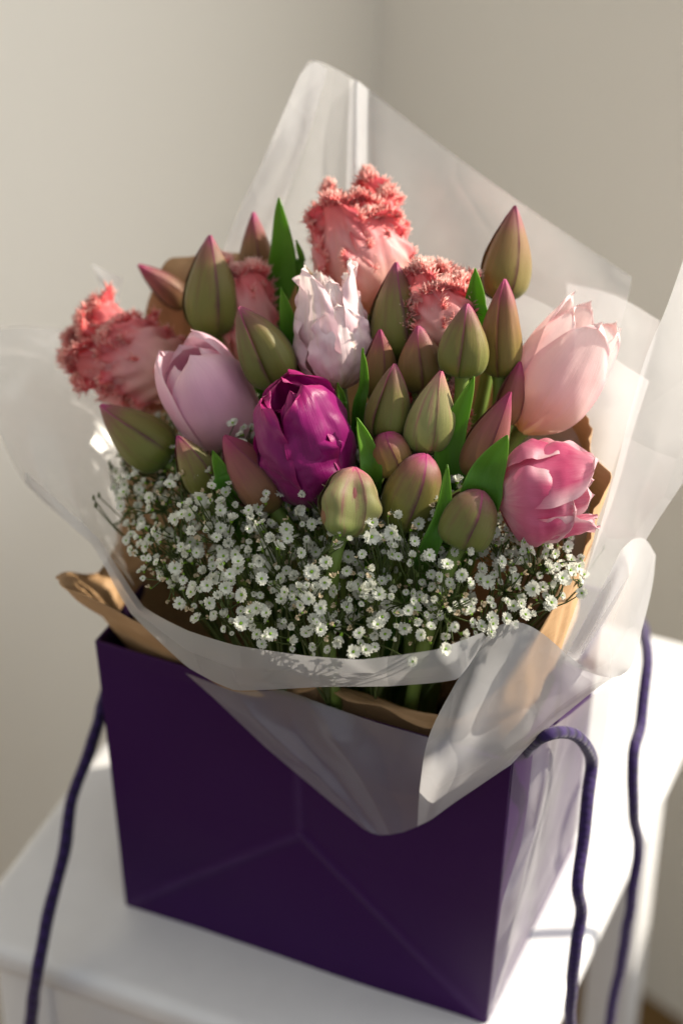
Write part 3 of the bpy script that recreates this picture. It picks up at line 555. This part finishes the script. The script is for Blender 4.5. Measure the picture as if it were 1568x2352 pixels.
def open_tulip(key, name, label, group, mat, rings, roll=0., prof=None, ruffle=0., rfreq=5., fringe=None, tipround=3.2, lac=0., curl=0., crump=0., tall=1., nseg=(24, 30)):
    """rings: list of (count, radius factor, length factor, half angle, phase, opening at the mouth)"""
    t, foot = thing_tulip(key, name, label, group); fl = Flower(key, roll); ROOT[key] = t
    prof = prof or [(0, .16), (.06, .42), (.15, .7), (.3, .93), (.45, 1.0), (.6, .98), (.75, .9), (.88, .8), (1, .72)]
    rg = random.Random(key+'x')
    for ri, (cnt, rf, lf, ha, phase, mouth) in enumerate(rings):
        for k in range(cnt):
            c = phase+k*math.tau/cnt; sd = rg.uniform(0, 90); jl = rg.uniform(.93, 1.05) if not fringe else rg.uniform(.84, 1.08); jo = rg.uniform(-.5, 1)*.10; sk = rg.uniform(-.12, .12); jc = rg.uniform(.4, 1.3)
            def fn(s, tt, c=c, sd=sd, jl=jl, jo=jo, sk=sk, rf=rf, lf=lf, ha=ha, mouth=mouth, jc=jc):
                wid = ha*(max(0, 1-tt**tipround))**.5*(.75+.25*min(1, tt/.3))
                if lac: wid *= 1-lac*max(0, noise.noise(Vector((tt*9+sd, s*2, 3))))*tt
                ph = c+s*wid+sk*tt
                r = fl.R*rf*(interp(prof, tt)+(mouth+jo)*max(0, tt-.4)**1.5*1.6)
                r *= 1+.035*s
                ed = abs(s)**2.2*(.15+.85*tt)+.9*max(0, tt-.75)**1.2
                r += fl.R*ruffle*ed*(math.sin(rfreq*(tt*3.1+s*1.2)+sd)*.6+noise.noise(Vector((s*2.5+sd, tt*6, 2)))*1.1)
                r += fl.R*curl*jc*(abs(s)**3*tt+max(0, tt-.72)*1.6)
                r += fl.R*crump*(noise.noise(Vector((s*1.6+sd, tt*3.4, 8)))+.5*abs(noise.noise(Vector((s*4+sd, tt*7, 4)))))
                r -= fl.R*.03*math.exp(-(s/.12)**2)*math.sin(math.pi*tt)
                z = fl.L*tall*lf*jl*(tt-.06*abs(s)**2*tt*(1 if not fringe else .4))+fl.R*ruffle*.5*ed*noise.noise(Vector((s*3+sd, tt*2, 6)))
                return fl.w(max(r, .0008), ph, z)
            fl.sheet_petal('petal', fn, nseg[0], nseg[1], M[mat], t, fringe)
    # pistil
    V, Fc, UV = tube([fl.w(0, 0, fl.L*k/6*.55) for k in range(7)], lambda k: fl.R*.13*(1-.25*k), 8)
    mesh('pistil', V, Fc, M['stem'], t, UV)
    stem(fl, t, foot, .0038)
    return t

bud('B1', 'tall olive closed tulip bud between the sideways coral tulip and the tallest green leaf', 'bud', .25)
bud('B2', 'slim brownish closed tulip bud half hidden behind the tall green leaf', 'bud_brown', .15)
bud('B3', 'olive closed tulip bud leaning away from the white ruffled tulip, just above the magenta tulip', 'bud', -.45)
bud('B4', 'small purplish bud tip peeping out above the left coral fringed tulip', 'bud_red', .2)
bud('B5', 'tall tan and pink closed tulip bud standing highest against the clear back film', 'bud_brown', .35)
bud('B6', 'narrow brown closed tulip bud beside the large pale pink tulip', 'bud_brown', -.4)
bud('B7', 'plump olive closed tulip bud in front of the bright short leaf and right coral tulip', 'bud', -.25, lump=.03)
bud('B8', 'large dark olive closed tulip bud in front of the two upright coral fringed tulips', 'bud', .3)
bud('B9', 'small brown tulip bud tucked between the white ruffled tulip and a larger olive bud', 'bud_brown', .2)
bud('B10', 'short dark brown tulip bud wedged directly below the large olive bud', 'bud_brown', -.1)
bud('B11', 'olive closed tulip bud directly beside the thin bright upright leaf blade', 'bud', -.7)
bud('B12', 'long green closed tulip bud with a slanting seam beside the long narrow leaf', 'bud_green', .15)
bud('B13', 'purplish olive tulip bud leaning towards the pink double tulip', 'bud_red', .1)
bud('B14', 'small round blush topped tulip bud sitting above a larger seamed bud', 'bud_brown', .1, BUDROUND)
bud('B15', 'plump green and pink closed tulip bud with a bold magenta seam above the white blossoms', 'bud', .15, BUDROUND)
bud('B16', 'pale green ruffled tulip bud with magenta streaks at the foot of the magenta tulip', 'bud_green', .55, BUDROUND, .12, .12)
bud('B17', 'short olive tulip bud with pink tip in white blossoms beside the rose double tulip', 'bud', .15, BUDROUND)
bud('B18', 'green closed tulip bud pointing sideways out of the bouquet below the lilac tulip', 'bud', .1)
bud('B19', 'dull olive tulip bud half hidden under the base of the lilac tulip', 'bud', .5)
bud('B20', 'reddish closed tulip bud leaning between the lilac and magenta tulips', 'bud_red', .35)
bud('B21', 'slim rose coloured tulip bud tucked against the large pale pink tulip', 'bud_red', .9)

EGG = [(0, .2), (.06, .5), (.15, .78), (.3, .97), (.42, 1), (.6, .97), (.75, .86), (.88, .66), (1, .42)]
CUP = [(0, .2), (.06, .48), (.15, .72), (.3, .92), (.48, 1), (.66, .99), (.8, .9), (.91, .74), (1, .5)]
PF = [(0, .2), (.06, .5), (.15, .75), (.3, .95), (.45, 1.0), (.6, .99), (.75, .92), (.88, .82), (1, .72)]
FR = dict(prof=PF, ruffle=.30, rfreq=9., fringe=(700, .0056, .3), tipround=8., curl=.02, crump=.06, nseg=(34, 36))
GF = 'coral fringed tulips'
open_tulip('T1', 'fringed_tulip', 'tall coral pink fringed tulip rising above all the others at the back', GF, 'coral', [(3, 1, .84, .84, .42, .03), (3, .9, 1.02, .86, 1.45, .0), (3, .62, 1.0, .8, .1, .02)], **FR)
open_tulip('T2', 'fringed_tulip', 'coral pink fringed tulip leaning sideways out of the bouquet beside the lilac tulip', GF, 'coral', [(3, 1, .88, 1.0, .2, .12), (3, .9, 1.04, .95, 1.25, .12), (3, .62, 1.0, .9, .6, .1)], **{**FR, 'ruffle': .36, 'fringe': (760, .0058, .25)})
open_tulip('T3', 'fringed_tulip', 'coral fringed tulip half hidden behind the plump olive bud and short bright leaf', GF, 'coral', [(3, 1, .9, .9, .2, .02), (3, .86, 1.0, .9, 1.25, .0), (3, .55, .95, .8, .6, .05)], **FR)
open_tulip('T4', 'fringed_tulip', 'red fringed tulip seen only as scraps between the middle green buds', GF, 'coral', [(3, 1, 1, 1.1, .1, .1), (3, .85, 1, 1.05, 1.2, 0)], **FR)
open_tulip('T5', 'fringed_tulip', 'orange coral fringed tulip hidden behind the tall olive bud on the shaded side', GF, 'coral', [(3, 1, 1, 1.1, .4, -.05), (3, .85, 1, 1.05, 1.5, -.1)], **FR)
open_tulip('T6', 'parrot_tulip', 'white and blush ruffled tulip with lacerated petals in front of the tallest coral tulip', None, 'white', [(3, 1, .74, 1.0, .25, .05), (3, .9, .98, .95, 1.3, -.02), (4, .62, .95, .8, .2, .1)], ruffle=.17, rfreq=6, lac=.22, curl=.08, crump=.13, tipround=6, fringe=None, nseg=(34, 40))
open_tulip('T7', 'tulip', 'lilac pink smooth half open tulip next to the sideways coral fringed tulip', None, 'lilac', [(3, 1, 1, 1.2, .12, 0), (3, .88, .97, 1.1, 1.17, -.05)], prof=CUP, ruffle=.04, curl=.03, crump=.03, tipround=10)
open_tulip('T8', 'parrot_tulip', 'glossy deep magenta tulip with crumpled petals in the middle of the bouquet', None, 'purple', [(3, 1, .74, 1.15, -.5, .02), (3, .96, 1.0, 1.1, .6, -.02), (4, .66, .93, .9, .1, 0)], prof=CUP, ruffle=.13, rfreq=5, curl=.05, crump=.10, lac=.05, tipround=14, nseg=(36, 44))
open_tulip('T9', 'tulip', 'large pale pink sunlit tulip leaning towards the bright film', None, 'pale', [(3, 1, 1, 1.15, .3, .0), (3, .88, .98, 1.1, 1.35, -.05)], ruffle=.05, curl=.06, crump=.04, tipround=3.2)
open_tulip('T10', 'double_tulip', 'rose pink double tulip with pale petal edges lying sideways by the kraft paper', None, 'double', [(3, 1.0, .8, 1.0, .45, .04), (3, .94, 1.0, .95, 1.5, .06), (4, .62, 1.0, .8, .2, .1)], ruffle=.09, curl=.07, crump=.08, tipround=6)

# leaves belong to the tulip they grow from
for key, tip, base, w in LEAVES:
    t = ROOT[key]; tip, base = Vector(tip), Vector(base)
    foot = Vector(t.location)+Vector((0, 0, .10)); rg = random.Random(key+'leaf')
    ax = (tip-base).normalized(); sidev = ax.cross(FRONT).normalized(); nr = sidev.cross(ax)
    tw = rg.uniform(-.35, .35); lean = rg.choice((-1, 1))*rg.uniform(.04, .09)
    V = []; UV = []; ns, nt = 10, 34
    L = (tip-base).length
    for j in range(nt+1):
        v = j/nt
        # centre line: from the foot in the bag through the visible base up to the tip
        q = cat1([foot, lerp(foot, base, .6), base, lerp(base, tip, .5)+sidev*lean*L, tip], v)
        x = max(0, (v-.4)/.6)
        wd = w*.57*((1-x**2.6)**.9 if v > .4 else lerp(.35, 1, v/.4))
        for i in range(ns+1):
            s = i/ns*2-1; a = tw*(v-.3)
            V.append(q+sidev*(s*wd*math.cos(a))+nr*(s*wd*math.sin(a)+wd*.55*abs(s)**1.4+.0006*noise.noise(Vector((s*2, v*9, w*900))))); UV.append((i/ns, v))
    o = mesh('leaf', V, grid_faces(ns, nt), M['leaf'], t, UV)
    md = o.modifiers.new('thickness', 'SOLIDIFY'); md.thickness = .0005

# ------------------------------------------------------------------ baby's breath
def bloom_mesh(name, seed, kind):
    rg = random.Random(seed); V = []; Fc = []; fm = []
    def petal(an, ln, wd, lift, z0, mi):
        ca, sa = math.cos(an), math.sin(an); k = len(V)
        for r, hw, dz in ((.10, .10, 0), (.5*ln, .85*wd, lift*.45), (.82*ln, 1.0*wd, lift*.8+rg.uniform(-.05, .05)), (ln, .72*wd, lift+rg.uniform(-.1, .1))):
            for s in (-1, 0, 1):
                rr = r-(.13*ln if (s == 0 and r == ln) else 0)
                V.append((ca*rr-sa*hw*s, sa*rr+ca*hw*s, z0+dz+(.05*wd if s else 0)))
        for j in range(3):
            for i in range(2):
                a = k+j*3+i; Fc.append((a, a+1, a+4, a+3)); fm.append(mi)
    def lump(r, z0, h, mi, seg=7):
        k = len(V)
        for q, (rr, zz) in enumerate(((r*.8, 0), (r, h*.45), (r*.55, h*.9))):
            for i in range(seg): V.append((math.cos(i/seg*math.tau)*rr*rg.uniform(.85, 1.15), math.sin(i/seg*math.tau)*rr*rg.uniform(.85, 1.15), z0+zz))
        V.append((0, 0, z0+h))
        for q in range(2):
            for i in range(seg): Fc.append((k+q*seg+i, k+q*seg+(i+1) % seg, k+(q+1)*seg+(i+1) % seg, k+(q+1)*seg+i)); fm.append(mi)
        for i in range(seg): Fc.append((k+2*seg+i, k+2*seg+(i+1) % seg, k+3*seg)); fm.append(mi)
    if kind == 'open':
        for i in range(7): petal(i/7*math.tau+rg.uniform(-.15, .15), rg.uniform(.88, 1.05), .34, rg.uniform(.12, .3), 0, 0)
        for i in range(6): petal(i/6*math.tau+rg.uniform(-.2, .2)+.4, rg.uniform(.6, .78), .27, rg.uniform(.25, .5), .06, 0)
        lump(.21, .04, .28, 1)
    elif kind == 'half':
        for i in range(6): petal(i/6*math.tau+rg.uniform(-.2, .2), rg.uniform(.65, .85), .34, rg.uniform(.55, .95), 0, 0)
        for i in range(5): petal(i/5*math.tau+rg.uniform(-.3, .3), rg.uniform(.4, .6), .28, rg.uniform(.7, 1.0), .05, 0)
    else:
        for i in range(9): petal(rg.uniform(0, math.tau), rg.uniform(.35, .7), rg.uniform(.12, .26), rg.uniform(.4, 1.0), rg.uniform(0, .1), 0)
    k = len(V); seg = 6                                               # green calyx
    for rr, zz in ((.07, -.5), (.24, -.28), (.26, .02)):
        for i in range(seg): V.append((math.cos(i/seg*math.tau)*rr, math.sin(i/seg*math.tau)*rr, zz))
    for q in range(2):
        for i in range(seg): Fc.append((k+q*seg+i, k+q*seg+(i+1) % seg, k+(q+1)*seg+(i+1) % seg, k+(q+1)*seg+i)); fm.append(1)
    me = bpy.data.meshes.new(name); me.from_pydata(V, [], Fc)
    me.materials.append(M['wither'] if kind == 'wither' else M['bloom']); me.materials.append(M['eye'])
    me.polygons.foreach_set('material_index', fm); me.polygons.foreach_set('use_smooth', [True]*len(Fc)); me.update(); return me
OPEN = [bloom_mesh('blossom', i, 'open') for i in range(5)]
HALF = [bloom_mesh('blossom', 20+i, 'half') for i in range(3)]
WITH = [bloom_mesh('blossom', 40+i, 'wither') for i in range(3)]
def inside(x, y, poly):
    c = False; n = len(poly)
    for i in range(n):
        x1, y1 = poly[i]; x2, y2 = poly[i-1]
        if (y1 > y) != (y2 > y) and x < (x2-x1)*(y-y1)/(y2-y1)+x1: c = not c
    return c
def bz(x, y):
    q = (x/.145)**2+((y-.06)/.123)**2
    return (.225+.082*math.sqrt(1-q) if q < 1 else .225-.3*(math.sqrt(q)-1))+.16*max(0, x-.03)
rg = random.Random(5)
pts = [(Vector(p[:3]), p[3], 1) for p in BREATH_BLOOMS]
tries = 0
while len(pts) < 2000 and tries < 60000:
    tries += 1
    x, y = rg.uniform(-.15, .13), rg.uniform(-.045, .11)
    if not inside(x, y, BREATH_AREA): continue
    lay = rg.random()
    if y > .05 and x < .05 and rg.random() < .6: continue
    if (x/.127)**2+((y-.06)/.103)**2 > 1: continue
    edge_q = (x/.127)**2+((y-.06)/.103)**2
    cl = noise.noise(Vector((x*55, y*55, 4)))
    if cl < -.06 and rg.random() < .85: lay = 1
    dz = cl*.014+rg.uniform(-.006, .007) if lay < .5 else rg.uniform(-.036, -.006)
    if edge_q > .6: dz = max(dz, -.010)
    p = Vector((x, y, bz(x, y)+dz)); r = .0013+.0023*rg.random()**.9
    if any((p-q[0]).length < (r+q[1])*.68 for q in pts): continue
    pts.append((p, r, 0))
# sprays: each gathers the blossoms nearest to its own crown point
crowns = [(-.115, .06), (-.095, .03), (-.07, .005), (-.045, -.012), (-.012, -.02), (.02, -.018), (.048, -.006), (.075, .012), (.10, .03), (.11, .055), (.06, .04), (.015, .02), (-.03, .02), (-.07, .05)]
where = ['below the sideways green bud by the left film', 'under the lilac tulip beside the film', 'spilling over the film between bag corner and red bud', 'in front of the reddish leaning bud', 'in front of the magenta tulip at the film rim', 'below the pale green ruffled bud', 'with a twig reaching out over the curled film', 'in front of the short pink tipped bud', 'against the kraft paper near the pink double tulip', 'in front of the pink double tulip itself', 'deep under the long narrow leaf', 'shaded right under the plump seamed bud', 'shaded under the magenta tulip', 'shaded beneath the lilac tulip base']
buckets = [[] for _ in crowns]
for p, r, f in pts:
    i = min(range(len(crowns)), key=lambda i: (p.x-crowns[i][0])**2+(p.y-crowns[i][1])**2)
    buckets[i].append((p, r, f))
for (cx, cy), wh, bl in zip(crowns, where, buckets):
    foot = Vector((cx*.3, .07+(cy-.07)*.3, .02))
    sp = tag(empty('gypsophila_spray', foot), 'spray of tiny white blossoms '+wh, 'filler flower', 'sprays of tiny white blossoms')
    fork = Vector((cx*.72, .07+(cy-.07)*.72, .185)); V = []; Fc = []
    def add(path, r0, r1, seg=5):
        v, f, _ = tube(path, lambda k: lerp(r0, r1, k), seg, False); k = len(V)
        V.extend(v); Fc.extend([tuple(k+i for i in q) for q in f])
    add(smooth_path([foot, lerp(foot, fork, .5)+Vector((0, .003, 0)), fork], 8), .0012, .001)
    nodes = []
    for q in range(9):
        a = rg.uniform(0, math.tau); rr = rg.uniform(.004, .02)
        nx, ny = cx+math.cos(a)*rr, cy+math.sin(a)*rr*.8
        nd = Vector((nx, ny, bz(nx, ny)-rg.uniform(.014, .03))); nodes.append(nd)
        add(smooth_path([fork, lerp(fork, nd, .5)+Vector((rg.uniform(-.003, .003), rg.uniform(-.003, .003), 0)), nd], 6), .0007, .00045)
    for p, r, f in bl:
        nd = min(nodes, key=lambda n_: (n_-p).length)
        out = Vector((p.x*1.2, (p.y-.05)*1.2, .11)).normalized()
        if f: out = (out+FRONT*.9).normalized()
        nrm = (out+FRONT*.35+Vector((rg.gauss(0, .62), rg.gauss(0, .62), rg.gauss(0, .4)))).normalized()
        add(smooth_path([nd, lerp(nd, p, .5)+Vector((rg.uniform(-.0025, .0025), rg.uniform(-.0025, .0025), rg.uniform(-.001, .002))), p-nrm*r*.4], 4), .0004, .00026, 4)
        k = rg.random()
        me = rg.choice(OPEN) if (f or k < .48) else rg.choice(HALF) if k < .74 else rg.choice(WITH)
        o = bpy.data.objects.new('blossom', me); COL.objects.link(o); o.parent = sp
        o.location = p-foot; o.rotation_euler = (nrm.to_track_quat('Z', 'Y') @ Vector((0, 0, 1)).rotation_difference(Vector((0, 0, 1)))).to_euler()
        o.rotation_euler.rotate_axis('Z', rg.uniform(0, 6.28)); sc = r*(.8 if me in WITH else 1); o.scale = (sc, sc, sc)
    for q in range(14):                                                # small closed green buds and bracts on the twigs
        nd = rg.choice(nodes); p = nd+Vector((rg.gauss(0, .006), rg.gauss(0, .006), rg.uniform(.004, .016)))
        add(smooth_path([nd, lerp(nd, p, .5), p], 3), .0003, .0003, 4)
        add([p, p+Vector((0, 0, .0006)), p+Vector((0, 0, .0016)), p+Vector((0, 0, .0022))], .0009, .0005, 6)
    mesh('twig', V, Fc, M['twig'], sp)
